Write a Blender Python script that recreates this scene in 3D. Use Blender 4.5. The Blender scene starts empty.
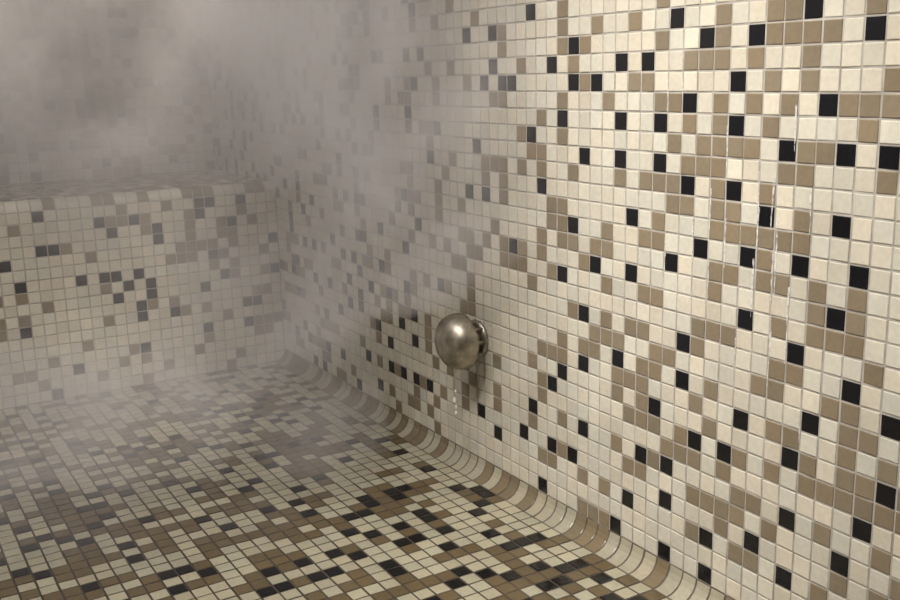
import bpy, bmesh, math, random
import numpy as np
from mathutils import Vector, Matrix, noise
random.seed(7)
scene=bpy.context.scene
try: scene.view_settings.view_transform='Standard'
except Exception: pass
p=.025; GAP=.0023
XW=.8935; ZF=-.684; YB=2.268; ZS=-.243; Y2=2.70; YL=-1.0; XL=-1.1; ZC=1.35
YO=.1*p-.5*p; ZO=.33*p-.5*p          # wall grid origin (cell 0 lower edges)
# cells of the mosaic (column along the wall, row up the wall) that are black / brown
WB=[(49,3),(37,2),(29,2),(26,1),(32,1),(35,1),(41,0),(39,0),(47,0),(43,-1),(33,-1),(36,-2),(28,-2),(46,-3),(41,-3),(38,-3),(33,-3),(30,-4),(27,-4),(25,-4),(49,-4),(44,-5),(41,-5),(38,-5),(48,-7),(36,-6),(33,-6),(31,-7),(40,-8),(45,-9),(27,-7),(51,-11),(35,-9),(32,-9),(43,-11),(37,-10),(29,-9),(26,-9),(40,-11),(46,-12),(44,-14),(32,-12),(27,-11),(36,-14),(41,-16),(44,-17),(29,-13),(36,-16),(26,-14),(38,-18),(32,-17),(28,-16),(24,-15),(35,-19),(39,-21),(33,-19),(37,-21),(29,-18),(40,-24),(37,-23),(24,-18),(29,-21),(25,-20),(41,-26),(34,-24),(31,-23),(37,-26),(26,-22),(29,-24),(34,-26),(46,-18),(47,-19),(49,-21),(44,-21),(50,-23),(47,-23),(45,-23),(53,-24),(55,-23),(48,-26),
(60,-15),(73,-16),(76,-13),(78,-14),(84,-12),(84,-15),(82,-15),(82,-18),(77,-24),(72,-23),(70,-20),(68,-21),(64,-20),(66,-23),(70,-25),(75,-19),(79,-18),(71,-17),(68,-17),(64,-18),(66,-19),(56,-8),(69,-12),(74,-15),(77,-20)]
WR=[(26,-2),(27,-2),(26,-3),(25,-5),(31,-3),(32,-4),(33,-4),(34,-4),(35,-4),(34,-2),(38,-2),(37,-2),(39,-1),(36,-3),(37,-4),(31,2),(28,1),(29,1),(30,1),(29,0),(30,-2),(29,-4),(29,-5),(34,-3),(32,-2),(31,-6),(33,-7),(34,-8),(33,-8),(32,-8),(31,-8),
(30,-8),(29,-8),(36,-7),(34,-6),(37,-7),(39,-6),(38,-6),(37,-6),(36,-5),(35,-5),(26,-11),(26,-12),(27,-12),(28,-10),(28,-11),(30,-15),(29,-14),(30,-14),(31,-10),(30,-10),(31,-9),(33,-10),(34,-10),(26,-16),(26,-17),(27,-15),(26,-15),(24,-17),(26,-18),(26,-19),(25,-19),(25,-18),(24,-19),(30,-17),(30,-19),(29,-17),(28,-18),(28,-19),(27,-21),(31,-21),(30,-22),(31,-24),(33,-23),(34,-22),(33,-20),(35,-20),(36,-19),(34,-18),(37,-20),(38,-19),(38,-21),(40,-19),(39,-18),(41,-21),
(40,-22),(39,-22),(42,-24),(44,-24),(24,-21),(24,-23),(26,-23),(35,-13),(34,-13),(33,-13),(39,-12),(42,-12),(42,-14),(40,-14),(39,-14),(41,-15),(43,-16),(38,-16),(39,-17),(35,-17),(34,-18),(43,-10),(42,-10),(39,-9),(42,-9),(38,-9),(45,-10),(46,-9),(48,-11),(48,-5),(46,-2),(45,0),(44,1),(43,2),(40,2),(38,1),(36,0),(35,0),(31,-1),(34,2),(32,0)]
FB=[(13,58),(11,58),(14,50),(16,48),(13,48),(7,44),(5,42),(3,40),(4,40),(1,41),(1,36),(3,45),(2,45),(1,45),(7,49),(5,51),(5,56),(4,56),(7,55),(8,54),(9,54),(1,54),(0,52),(19,52),(21,53),(22,58),(17,59),(27,64),(27,57),(25,54),(20,53),(1,51),(23,65),(24,60),(12,50),(10,47),(6,39)]
BB=[(16,1),(15,2),(11,2),(11,3),(7,0),(13,6),(14,7),(15,6),(15,8),(12,7),(7,8),(5,7),(2,10),(7,12),(0,4),(12,8),(21,3),(13,9),(18,6)]
BR=[(8,1),(8,2),(8,3),(8,4),(8,5),(12,1),(12,2),(10,0),(5,3),(4,6),(10,9),(9,10),(3,1),(2,2),(17,4),(5,11),(6,6)]
# ---------------------------------------------------------------- materials
def N(nt,t,**k):
    n=nt.nodes.new(t)
    for a,b in k.items():
        if a in n.inputs: n.inputs[a].default_value=b
        else: setattr(n,a,b)
    return n
def newmat(name):
    m=bpy.data.materials.new(name); m.use_nodes=True; nt=m.node_tree; nt.nodes.clear()
    return m,nt,nt.links.new
def tile_mat():
    m,nt,L=newmat('glazed_mosaic')
    o=N(nt,'ShaderNodeOutputMaterial'); b=N(nt,'ShaderNodeBsdfPrincipled'); L(b.outputs[0],o.inputs[0])
    a=N(nt,'ShaderNodeAttribute',attribute_name='tile_colour')
    g=N(nt,'ShaderNodeNewGeometry')
    n1=N(nt,'ShaderNodeTexNoise',Scale=160.0,Detail=2.0); L(g.outputs['Position'],n1.inputs['Vector'])
    n2=N(nt,'ShaderNodeTexNoise',Scale=9.0,Detail=3.0); L(g.outputs['Position'],n2.inputs['Vector'])
    r1=N(nt,'ShaderNodeMapRange'); r1.inputs[3].default_value=.86; r1.inputs[4].default_value=1.10; L(n1.outputs[0],r1.inputs[0])
    r2=N(nt,'ShaderNodeMapRange'); r2.inputs[3].default_value=.78; r2.inputs[4].default_value=1.17; L(n2.outputs[0],r2.inputs[0])
    mu=N(nt,'ShaderNodeMath',operation='MULTIPLY'); L(r1.outputs[0],mu.inputs[0]); L(r2.outputs[0],mu.inputs[1])
    vm=N(nt,'ShaderNodeVectorMath',operation='SCALE'); L(a.outputs['Color'],vm.inputs[0]); L(mu.outputs[0],vm.inputs['Scale'])
    L(vm.outputs[0],b.inputs['Base Color'])
    rr=N(nt,'ShaderNodeMapRange'); rr.inputs[3].default_value=.04; rr.inputs[4].default_value=.28; L(n2.outputs[0],rr.inputs[0]); L(rr.outputs[0],b.inputs['Roughness'])
    bp=N(nt,'ShaderNodeBump',Strength=.3,Distance=.0006); L(n1.outputs[0],bp.inputs['Height']); L(bp.outputs[0],b.inputs['Normal'])
    return m
def grout_mat(name,c):
    m,nt,L=newmat(name)
    o=N(nt,'ShaderNodeOutputMaterial'); b=N(nt,'ShaderNodeBsdfPrincipled',Roughness=.85); L(b.outputs[0],o.inputs[0])
    g=N(nt,'ShaderNodeNewGeometry'); n=N(nt,'ShaderNodeTexNoise',Scale=30.0,Detail=4.0); L(g.outputs['Position'],n.inputs['Vector'])
    cr=N(nt,'ShaderNodeValToRGB'); cr.color_ramp.elements[0].position=.3; cr.color_ramp.elements[1].position=.7
    cr.color_ramp.elements[0].color=(c[0]*.7,c[1]*.68,c[2]*.64,1); cr.color_ramp.elements[1].color=(c[0]*1.15,c[1]*1.15,c[2]*1.15,1)
    L(n.outputs[0],cr.inputs[0]); L(cr.outputs[0],b.inputs['Base Color'])
    return m
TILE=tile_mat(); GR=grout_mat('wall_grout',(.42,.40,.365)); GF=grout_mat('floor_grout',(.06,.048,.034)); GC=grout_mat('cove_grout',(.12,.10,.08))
def simple(name,c,rough=.5,metal=0,**k):
    m,nt,L=newmat(name)
    o=N(nt,'ShaderNodeOutputMaterial'); b=N(nt,'ShaderNodeBsdfPrincipled'); L(b.outputs[0],o.inputs[0])
    b.inputs['Metallic'].default_value=metal
    g=N(nt,'ShaderNodeNewGeometry'); n=N(nt,'ShaderNodeTexNoise',Scale=k.get('ns',40.0),Detail=4.0); L(g.outputs['Position'],n.inputs['Vector'])
    cr=N(nt,'ShaderNodeValToRGB'); cr.color_ramp.elements[0].position=.3; cr.color_ramp.elements[1].position=.7
    v=k.get('v',.25)
    cr.color_ramp.elements[0].color=(*[x*(1-v) for x in c],1); cr.color_ramp.elements[1].color=(*[min(1,x*(1+v)) for x in c],1)
    L(n.outputs[0],cr.inputs[0]); L(cr.outputs[0],b.inputs['Base Color'])
    rr=N(nt,'ShaderNodeMapRange'); rr.inputs[3].default_value=rough*.7; rr.inputs[4].default_value=min(1,rough*1.35); L(n.outputs[0],rr.inputs[0]); L(rr.outputs[0],b.inputs['Roughness'])
    return m
CREAM=(.655,.615,.515); BROWN=(.255,.205,.140); BLACK=(.009,.009,.011)
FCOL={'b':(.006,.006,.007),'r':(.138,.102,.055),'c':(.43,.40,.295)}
# ---------------------------------------------------------------- tiled surfaces
class Tiles:
    def __init__(s): s.V=[];s.F=[];s.M=[];s.C=[]
    def cell(s,fn,u0,u1,v0,v1,col,n=1,H=.0012,gi=1,gap=None):
        V=s.V; g=(gap or GAP)/2
        vs=[v0+(v1-v0)*k/n for k in range(n+1)]
        b=len(V)
        for v in vs: V.append(fn(u0,v,.0003)); V.append(fn(u1,v,.0003))
        for k in range(n):
            s.F.append((b+2*k,b+2*k+1,b+2*k+3,b+2*k+2)); s.M.append(gi); s.C.append((.4,.4,.4,1))
        du=random.uniform(-.0003,.0003); dv=random.uniform(-.0003,.0003)
        t1=random.uniform(-.00032,.00032); t2=random.uniform(-.00032,.00032)
        rings=[]
        for ins,h in ((g,0.),(g+.0001,H*.7),(g+.0009,H)):
            a0=u0+ins+du;a1=u1-ins+du;c0=v0+ins+dv;c1=v1-ins+dv
            vv=[c0+(c1-c0)*k/n for k in range(n+1)]
            b=len(V); top=h>0
            for v in vv: V.append(fn(a1,v,h+(top*(t1+t2*(2*(v-v0)/(v1-v0)-1)))))
            for v in vv[::-1]: V.append(fn(a0,v,h+(top*(-t1+t2*(2*(v-v0)/(v1-v0)-1)))))
            rings.append(b)
        m=2*(n+1)
        k_=random.uniform(.90,1.06); w=random.uniform(-.03,.03)
        c=(col[0]*k_*(1+w),col[1]*k_,col[2]*k_*(1-w),1)
        for r in range(2):
            A=rings[r];B=rings[r+1]
            for i in range(m):
                j=(i+1)%m; s.F.append((A+i,A+j,B+j,B+i)); s.M.append(0); s.C.append(c)
        T=rings[2]
        for k in range(n):
            s.F.append((T+m-1-k,T+k,T+k+1,T+m-2-k)); s.M.append(0); s.C.append(c)
    def build(s,name,grout):
        me=bpy.data.meshes.new(name); me.from_pydata([tuple(v) for v in s.V],[],s.F)
        me.materials.append(TILE); me.materials.append(grout); me.materials.append(GC)
        me.polygons.foreach_set('material_index',s.M)
        at=me.attributes.new('tile_colour','FLOAT_COLOR','CORNER')
        arr=np.repeat(np.array(s.C,dtype=np.float32),[len(f) for f in s.F],axis=0).ravel()
        at.data.foreach_set('color',arr)
        me.update(); ob=bpy.data.objects.new(name,me); scene.collection.objects.link(ob); return ob
def planar(O,Ud,Vd):
    O=Vector(O);Ud=Vector(Ud);Vd=Vector(Vd);Nn=Ud.cross(Vd)
    return lambda u,v,h:(O.x+u*Ud.x+v*Vd.x+h*Nn.x, O.y+u*Ud.y+v*Vd.y+h*Nn.y, O.z+u*Ud.z+v*Vd.z+h*Nn.z)
def arc(C,A,B,axis,r,out):
    C=Vector(C);A=Vector(A);B=Vector(B);X=Vector(axis)
    def f(u,v,h):
        t=v/r; rr=r+out*h
        q_=C+X*u+A*(rr*math.cos(t))+B*(rr*math.sin(t)); return (q_.x,q_.y,q_.z)
    return f
class Pat:
    def __init__(s,seed,pb,pr,cl=.10): s.r=random.Random(seed); s.pb=pb; s.pr=pr; s.d={}; s.cl=cl
    def get(s,i,j):
        k=(i,j)
        if k in s.d: return s.d[k]
        pr=s.pr
        for n in ((i-1,j),(i,j-1),(i+1,j),(i,j+1)):
            if s.d.get(n)=='r': pr+=s.cl
        x=s.r.random()
        nb=any(s.d.get(n)=='b' for n in ((i-1,j),(i,j-1),(i+1,j)))
        pb=s.pb*(.35 if nb else 1)
        s.d[k]='b' if x<pb else ('r' if x<pb+pr else 'c'); return s.d[k]
COL={'b':BLACK,'r':BROWN,'c':CREAM}
def struct(o): o['kind']='structure'
# right wall
T=Tiles(); fn=planar((XW,0,0),(0,-1,0),(0,0,1))
wbs=set(WB); wrs=set(WR); pat=Pat(3,.10,.15,.06)
for j in range(-26,52):
    for i in range(2,int((Y2-YO)/p)+1):
        y0=YO+i*p; y1=min(y0+p,Y2); z0=ZO+j*p
        if y1-y0<.006: continue
        if y0+p/2>YB and z0+p<ZS-.02: continue
        near_b=any((i+a,j+b) in wbs for a in (-1,0,1) for b in (-1,0,1))
        if (i,j) in wbs: k='b'
        elif (i,j) in wrs: k='r'
        else:
            k=pat.get(i,j)
            if i<=44 and j<=4:
                if k=='b': k='c'
                if k=='r' and random.random()<.4: k='c'
            elif k=='b' and (near_b or (i<60 and j<-8)): k='c'
        pat.d[(i,j)]=k
        T.cell(fn,-y1,-y0,z0,z0+p,COL[k])
for j in range(-26,52):
    for i in range(int((YL-YO)/p),2):
        y0=YO+i*p; T.cell(fn,-(y0+p),-y0,ZO+j*p,ZO+(j+1)*p,COL[pat.get(i,j)])
ZCV=ZO-26*p; rc=ZCV-ZF
cf=arc((XW-rc,0,ZF+rc),(0,0,-1),(1,0,0),(0,-1,0),rc,-1)
La=rc*math.pi/2
for i in range(int((YL-YO)/p),int((YB-YO)/p)+1):
    y0=YO+i*p; y1=min(y0+p,YB)
    k='r' if random.random()<.40 else 'c'
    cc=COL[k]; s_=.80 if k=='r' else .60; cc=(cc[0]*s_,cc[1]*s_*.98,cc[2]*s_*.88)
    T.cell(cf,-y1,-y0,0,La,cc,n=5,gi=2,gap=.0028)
wall=T.build('wall_right',GR); struct(wall)
# floor
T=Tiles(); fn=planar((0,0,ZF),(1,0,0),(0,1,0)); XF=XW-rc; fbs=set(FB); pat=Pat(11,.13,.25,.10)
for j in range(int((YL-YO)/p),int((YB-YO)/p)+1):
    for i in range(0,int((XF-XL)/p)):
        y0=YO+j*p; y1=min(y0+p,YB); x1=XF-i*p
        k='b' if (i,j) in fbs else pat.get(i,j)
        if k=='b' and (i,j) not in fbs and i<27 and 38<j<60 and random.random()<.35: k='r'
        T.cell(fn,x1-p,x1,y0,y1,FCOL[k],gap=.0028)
floor=T.build('floor',GF); struct(floor)
# bench
T=Tiles(); rn=.022; pat=Pat(5,.08,.12,.10); bbs=set(BB); brs=set(BR)
ztop=ZS-rn
fn=planar((0,YB,0),(1,0,0),(0,0,1))
nn=int((XW-XL)/p)
nrow=int(round((ztop-ZF)/p)); ph=(ztop-ZF)/nrow
for i in range(nn+1):
    x1=XW-i*p; x0=max(x1-p,XL)
    if x1-x0<.004: continue
    for j in range(nrow):
        z1=ztop-j*ph
        k='b' if (i,j) in bbs else ('r' if (i,j) in brs else pat.get(i,j))
        if k=='b' and (i,j) not in bbs and i<24 and random.random()<.4: k='c'
        T.cell(fn,x0,x1,z1-ph,z1,COL[k])
    af=arc((0,YB+rn,ztop),(0,-1,0),(0,0,1),(1,0,0),rn,1)
    T.cell(af,x0,x1,0,rn*math.pi/2,COL['r' if random.random()<.35 else 'c'],n=5)
    fs=planar((0,0,ZS),(1,0,0),(0,1,0)); y=YB+rn
    while y<Y2-.005:
        T.cell(fs,x0,x1,y,min(y+p,Y2),COL['r' if random.random()<.55 else ('b' if random.random()<.15 else 'c')]); y+=p
bench=T.build('bench',GR)
bench['label']='built-in steam room bench covered in cream and brown mosaic tiles'; bench['category']='bench'
# back wall
T=Tiles(); fn=planar((0,Y2,0),(1,0,0),(0,0,1)); pat=Pat(21,.09,.28)
for i in range(nn+1):
    x1=XW-i*p; x0=max(x1-p,XL)
    if x1-x0<.004: continue
    for j in range(0,62):
        z0=ZS+j*p; T.cell(fn,x0,x1,z0,z0+p,COL[pat.get(i,j)])
wb_=T.build('wall_back',GR); struct(wb_)
T=Tiles(); fn=planar((XL,0,0),(0,1,0),(0,0,1)); pat=Pat(31,.08,.2)
ps=.05
for j in range(int((ZC-ZF)/ps)+1):
    for i in range(int((Y2-YL)/ps)+1):
        T.cell(fn,YL+i*ps,YL+(i+1)*ps,ZF+j*ps,ZF+(j+1)*ps,COL[pat.get(i,j)])
wl=T.build('wall_left',GR); struct(wl)
T=Tiles(); fn=planar((0,YL,0),(-1,0,0),(0,0,1)); pat=Pat(33,.08,.2)
for j in range(int((ZC-ZF)/ps)+1):
    for i in range(int((XW-XL)/ps)+1):
        T.cell(fn,-XW+i*ps,-XW+(i+1)*ps,ZF+j*ps,ZF+(j+1)*ps,COL[pat.get(i,j)])
wf=T.build('wall_front',GR); struct(wf)
me=bpy.data.meshes.new('ceiling'); me.from_pydata([(XL,YL,ZC),(XW,YL,ZC),(XW,Y2,ZC),(XL,Y2,ZC),(XL,YL,ZC+.05),(XW,YL,ZC+.05),(XW,Y2,ZC+.05),(XL,Y2,ZC+.05)],[],[(0,3,2,1),(4,5,6,7),(0,1,5,4),(1,2,6,5),(2,3,7,6),(3,0,4,7)])
me.materials.append(simple('ceiling_plaster',(.45,.42,.37),.7)); ce=bpy.data.objects.new('ceiling',me); scene.collection.objects.link(ce); struct(ce)
# ---------------------------------------------------------------- lathe helper (axis = local X)
def lathe(name,prof,mat,seg=64,loc=(0,0,0),rot=None,parent=None):
    V=[];F=[]
    for (d,r) in prof:
        for s in range(seg):
            a=2*math.pi*s/seg; V.append((d,r*math.cos(a),r*math.sin(a)))
    for k in range(len(prof)-1):
        for s in range(seg):
            t=(s+1)%seg; F.append((k*seg+s,k*seg+t,(k+1)*seg+t,(k+1)*seg+s))
    F.append(tuple(range(seg))[::-1]); F.append(tuple((len(prof)-1)*seg+s for s in range(seg)))
    me=bpy.data.meshes.new(name); me.from_pydata(V,[],F); me.materials.append(mat)
    bm=bmesh.new(); bm.from_mesh(me); bmesh.ops.recalc_face_normals(bm,faces=bm.faces); bm.to_mesh(me); bm.free()
    for f in me.polygons: f.use_smooth=len(f.vertices)==4
    ob=bpy.data.objects.new(name,me); scene.collection.objects.link(ob); ob.location=loc
    if rot: ob.rotation_euler=rot
    if parent: ob.parent=parent
    return ob
METAL=simple('tarnished_chrome',(.45,.41,.345),.42,1,ns=60.0,v=.32)
METAL2=simple('dull_steel',(.42,.385,.33),.42,1,ns=120.0,v=.35)
noz=bpy.data.objects.new('steam_nozzle',None); noz.empty_display_size=.02; scene.collection.objects.link(noz)
noz.location=(XW-.0012,1.382,-.438); noz.rotation_euler=(0,0,math.pi)
noz['label']='round chrome steam outlet dome mounted on the tiled wall, dripping water'; noz['category']='steam nozzle'
lathe('wall_flange',[(0,.031),(.003,.032),(.0055,.031),(.008,.027),(.009,.020)],METAL2,parent=noz)
lathe('neck',[(.005,.020),(.012,.020),(.013,.026),(.023,.026),(.024,.020),(.042,.020)],METAL2,seg=48,parent=noz)
prof=[(.030,.016),(.029,.028),(.028,.039),(.028,.0440),(.030,.0470),(.034,.0480),(.040,.0475)]
for k in range(1,15):
    a=k/14*math.pi/2; prof.append((.042+.032*math.sin(a),max(.0006,.0472*math.cos(a)**.78)))
dome=lathe('dome',prof,METAL,seg=96,parent=noz); dome['label']='rounded satin chrome dome with water stains'
for k in range(8):
    a=2*math.pi*k/8
    lathe('vent_post',[(.006,.0030),(.031,.0030)],METAL2,seg=12,parent=noz,loc=(0,.029*math.cos(a),.029*math.sin(a)))
m,nt,L=newmat('water'); o=N(nt,'ShaderNodeOutputMaterial'); b=N(nt,'ShaderNodeBsdfPrincipled',Roughness=.05,IOR=1.33); b.inputs['Transmission Weight'].default_value=.35; b.inputs['Base Color'].default_value=(.97,.97,.97,1); L(b.outputs[0],o.inputs[0]); WATER=m
def drop(loc,s):
    pr=[]
    for k in range(13):
        t=k/12; a=t*math.pi; r=math.sin(a)*(.55+.45*t)
        pr.append((-(math.cos(a))*1.5*s if t<.5 else -(math.cos(a))*s,max(.00005,r*s)))
    ob=lathe('water_drop',pr,WATER,seg=20); ob.rotation_euler=(0,math.pi/2,0); ob.location=loc
    ob['label']='clear water drop falling from the chrome outlet'; ob['category']='water drop'; ob['group']='drops below the steam outlet'
nx,ny,nz=XW-.050,1.382,-.438
for dz,s,dx in ((.050,.0032,0),(.086,.0026,.001),(.102,.0044,-.001),(.114,.0034,.0015),(.125,.0032,.001)):
    drop((nx+dx,ny,nz-dz),s)
def film(name,c,lo,hi,sc_,rough):
    m,nt,L=newmat(name); o=N(nt,'ShaderNodeOutputMaterial'); b=N(nt,'ShaderNodeBsdfPrincipled',Roughness=rough); tr=N(nt,'ShaderNodeBsdfTransparent'); mx=N(nt,'ShaderNodeMixShader'); L(tr.outputs[0],mx.inputs[1]); L(b.outputs[0],mx.inputs[2]); L(mx.outputs[0],o.inputs[0])
    b.inputs['Base Color'].default_value=(*c,1)
    g=N(nt,'ShaderNodeNewGeometry'); n=N(nt,'ShaderNodeTexNoise',Scale=sc_,Detail=3.0); L(g.outputs['Position'],n.inputs['Vector'])
    mr=N(nt,'ShaderNodeMapRange'); mr.inputs[1].default_value=.38; mr.inputs[2].default_value=.6; mr.inputs[3].default_value=lo; mr.inputs[4].default_value=hi; L(n.outputs[0],mr.inputs[0]); L(mr.outputs[0],mx.inputs[0]); return m
LIME=film('lime_deposit',(.88,.87,.85),.15,.65,110.,.45); SHADOW_DAMP=film('shadow_damp_film',(.14,.12,.09),.08,.32,60.,.12)
rs=random.Random(4)
def streak(y,z,ln,w,name='lime_streak',mat=None):
    V=[];F=[];n=max(6,int(ln/.003)); yy=y
    for k in range(n+1):
        t=k/n; yy+=rs.uniform(-.0003,.0003); ww=w*(.6+.4*rs.random())*(1-.5*t) if mat is None else w*(.75+.25*math.sin(k*.7))*(1-.7*t)
        V+= [(XW-.0018,yy+ww,z-ln*t),(XW-.0021,yy,z-ln*t),(XW-.0018,yy-ww,z-ln*t)]
    for k in range(n):
        a=3*k; F+=[(a+3,a+4,a+1,a),(a+4,a+5,a+2,a+1)]
    me=bpy.data.meshes.new(name); me.from_pydata(V,[],F); me.materials.append(mat or LIME)
    for f in me.polygons: f.use_smooth=True
    ob=bpy.data.objects.new(name,me); scene.collection.objects.link(ob); ob.parent=wall
for (i,j,ln,w) in ((34.4,-6,.07,.0017),(33.4,-7.3,.06,.0019),(31.5,-5,.07,.0017),(30.6,-5.2,.06,.0017),(31.4,-6.6,.05,.0020),(30.3,-7,.09,.0017),(31.6,-9,.07,.0017),(29.6,-2,.05,.0016),(29.5,-10,.09,.0017),(30.4,-12.2,.07,.0015),(36.5,.2,.05,.0015),(28.6,-5.5,.05,.0014),(35.5,-7.5,.06,.0016),(28.5,-15.5,.04,.0016),(37.4,-9,.06,.0014),(32.5,-13,.06,.0014),(30.5,-8.5,.06,.0016),(34.4,-9.5,.05,.0014),(37.5,-1,.04,.0014),(33.5,-3,.05,.0014),(36.4,-11,.05,.0014)):
    streak((i+.1)*p,(j+.33)*p,ln,w)
streak(1.387,-.475,.11,.010,'shadow_damp_streak',SHADOW_DAMP)  # dark film below the dome: its shadow painted on, together with damp
# ---------------------------------------------------------------- lamps
gm,nt,L=newmat('lamp_glass'); o=N(nt,'ShaderNodeOutputMaterial'); em=N(nt,'ShaderNodeEmission',Strength=3.0); em.inputs[0].default_value=(1,.95,.88,1); L(em.outputs[0],o.inputs[0])
def lamp(x,y,z,power,size,col=(1,.95,.89),aim=None,spread=180):
    e=bpy.data.objects.new('unseen_ceiling_lamp',None); scene.collection.objects.link(e); e.location=(x,y,z)
    e['label']='unseen round white bulkhead lamp fixed to the ceiling'; e['category']='lamp'; e['group']='ceiling lamps'
    lathe('lamp_base',[(0,.11),(.012,.115),(.03,.112),(.034,.10)],METAL2,parent=e,rot=(0,math.pi/2,0))
    lathe('lamp_shade',[(.03,.098),(.05,.085),(.062,.055),(.066,.002)],gm,parent=e,rot=(0,math.pi/2,0))
    l=bpy.data.lights.new('lamp_light','AREA'); l.shape='DISK'; l.size=size; l.energy=power; l.color=col; l.spread=math.radians(spread)
    lo=bpy.data.objects.new('lamp_light',l); scene.collection.objects.link(lo); lo.parent=e; lo.location=(0,0,-.12)
    if aim: lo.rotation_euler=(Vector(aim)-Vector((x,y,z-.12))).to_track_quat('-Z','Y').to_euler()
lamp(-.15,.55,ZC,3.1,.32,(1,.95,.87),(XW,.95,-.25),50)
lamp(-.45,1.15,ZC,22,.45,(1,.95,.90),(.35,1.6,-.5),150)  # unseen lamp added to brighten the bench and the steam
lamp(.15,.85,ZC,4.8,.2,(1,.94,.84),(.50,YB,-.44),36)  # unseen fill lamp, added only to lift the bench front
# ---------------------------------------------------------------- steam
m,nt,L=newmat('steam'); o=N(nt,'ShaderNodeOutputMaterial'); v=N(nt,'ShaderNodeVolumePrincipled'); L(v.outputs[0],o.inputs['Volume'])
v.inputs['Color'].default_value=(.93,.86,.83,1); v.inputs['Anisotropy'].default_value=0.
def M(op,a,b=None,clamp=False):
    n=N(nt,'ShaderNodeMath',operation=op); n.use_clamp=clamp
    for i,x in enumerate((a,b)):
        if x is None: continue
        if isinstance(x,(int,float)): n.inputs[i].default_value=x
        else: nt.links.new(x,n.inputs[i])
    return n.outputs[0]
def MR(x,a,b,c=0.,d=1.):
    n=N(nt,'ShaderNodeMapRange'); n.interpolation_type='SMOOTHSTEP'
    nt.links.new(x,n.inputs[0])
    for i,t in enumerate((a,b,c,d)): n.inputs[i+1].default_value=t
    return n.outputs[0]
g=N(nt,'ShaderNodeNewGeometry'); sp=N(nt,'ShaderNodeSeparateXYZ'); L(g.outputs['Position'],sp.inputs[0]); X,Y,Z=sp.outputs
no=N(nt,'ShaderNodeTexNoise',Scale=4.2,Detail=4.0,Roughness=.6,Distortion=.8); L(g.outputs['Position'],no.inputs['Vector'])
wisp=MR(no.outputs[0],.37,.64,.15,2.0)
def blob(c,r,amp):
    d=None
    for ax,cc,rr in zip((X,Y,Z),c,r):
        t=M('DIVIDE',M('SUBTRACT',ax,cc),rr); t=M('MULTIPLY',t,t); d=t if d is None else M('ADD',d,t)
    return M('MULTIPLY',M('EXPONENT',M('MULTIPLY',d,-1.0)),amp)
hgt=MR(Z,-.28,.08,.08,1.6)
far=MR(Y,1.05,1.9,0.,1.)
ed=MR(X,.65,.88,1.,.6)
base=M('MULTIPLY',M('MULTIPLY',hgt,far),M('MULTIPLY',wisp,ed))
base=M('MULTIPLY',base,1.1)
lowh=M('MULTIPLY',M('ADD',blob((.22,1.86,-.62),(.40,.34,.10),2.8),blob((.66,1.62,-.50),(.18,.34,.22),.9)),wisp)
# plume rising from the outlet: centre line drifts with height
cx=M('SUBTRACT',.80,M('MULTIPLY',M('ADD',Z,.40),.08))
dx=M('SUBTRACT',X,cx); dy=M('SUBTRACT',Y,1.39)
r2=M('ADD',M('MULTIPLY',dx,dx),M('MULTIPLY',dy,dy))
wid=M('ADD',.016,M('MULTIPLY',M('MAXIMUM',M('ADD',Z,.42),0.),.050))
pl=M('DIVIDE',1.0,M('ADD',1.0,M('POWER',M('DIVIDE',r2,wid),1.2)))
pl=M('MULTIPLY',M('MULTIPLY',pl,MR(Z,-.52,-.22)),M('MULTIPLY',wisp,2.5))
fy=MR(Y,1.03,1.34); pl=M('MULTIPLY',pl,fy); lowh=M('MULTIPLY',lowh,fy)
L(M('ADD',base,M('ADD',pl,lowh)),v.inputs['Density'])
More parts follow.
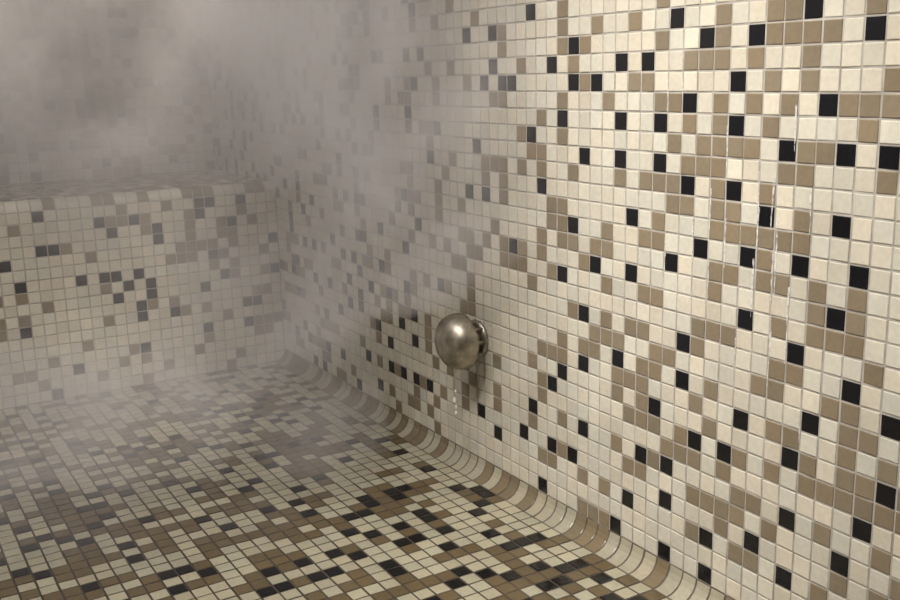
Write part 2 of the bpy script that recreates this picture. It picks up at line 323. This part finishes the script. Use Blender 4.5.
# steam glows by emission, standing in for light scattered many times inside it
v.inputs['Emission Color'].default_value=(1,.915,.865,1)
L(M('ADD',M('MULTIPLY',base,.034),M('ADD',M('MULTIPLY',pl,.165),M('MULTIPLY',lowh,.20))),v.inputs['Emission Strength'])
STEAM=m
try: m.cycles.volume_step_rate=1.5
except Exception: pass
low=[(XL+.03,1.15),(.45,1.18),(.78,1.50),(.875,1.75),(.885,2.69),(XL+.03,2.69)]
top=[(XL+.03,1.0),(.45,1.05),(.76,1.2),(.886,1.38),(.886,2.69),(XL+.03,2.69)]
top2=[(XL+.03,.95),(.45,.98),(.80,1.03),(.886,1.08),(.886,2.69),(XL+.03,2.69)]
levels=[(-.675,low),(-.40,low),(-.33,top),(-.20,top2),(1.18,top2)]
bm=bmesh.new(); rings=[[bm.verts.new((x,y,z)) for x,y in poly] for z,poly in levels]
for a,b in zip(rings,rings[1:]):
    for i in range(6): bm.faces.new((a[i],a[(i+1)%6],b[(i+1)%6],b[i]))
bm.faces.new(rings[0][::-1]); bm.faces.new(rings[-1])
bmesh.ops.recalc_face_normals(bm,faces=bm.faces)
bmesh.ops.subdivide_edges(bm,edges=bm.edges,cuts=5,use_grid_fill=True)
for vv in bm.verts:
    k=noise.noise_vector(vv.co*3.0)*.05
    if vv.co.y<2.0 and vv.co.x<.70 and vv.co.z<1.1: vv.co+=k
me=bpy.data.meshes.new('steam_cloud'); bm.to_mesh(me); bm.free(); me.materials.append(STEAM)
sc=bpy.data.objects.new('steam_cloud',me); scene.collection.objects.link(sc)
sc['label']='thick drifting cloud of grey-white steam above the tiled bench'; sc['category']='steam'; sc['kind']='stuff'
# black surroundings outside the closed room
w=bpy.data.worlds.new('outside'); scene.world=w; w.use_nodes=True; w.node_tree.nodes['Background'].inputs[0].default_value=(0,0,0,1)
# ---------------------------------------------------------------- camera
cd=bpy.data.cameras.new('camera'); co=bpy.data.objects.new('camera',cd); scene.collection.objects.link(co); scene.camera=co
cd.sensor_width=36; cd.lens=1004.2/900*36; cd.clip_start=.01
F_=(.505740,.834091,-.220272); R_=(.852094,-.522861,-.023492); U_=(.134766,.175812,.975156)
co.matrix_world=Matrix(((R_[0],U_[0],-F_[0],0),(R_[1],U_[1],-F_[1],0),(R_[2],U_[2],-F_[2],0),(0,0,0,1)))
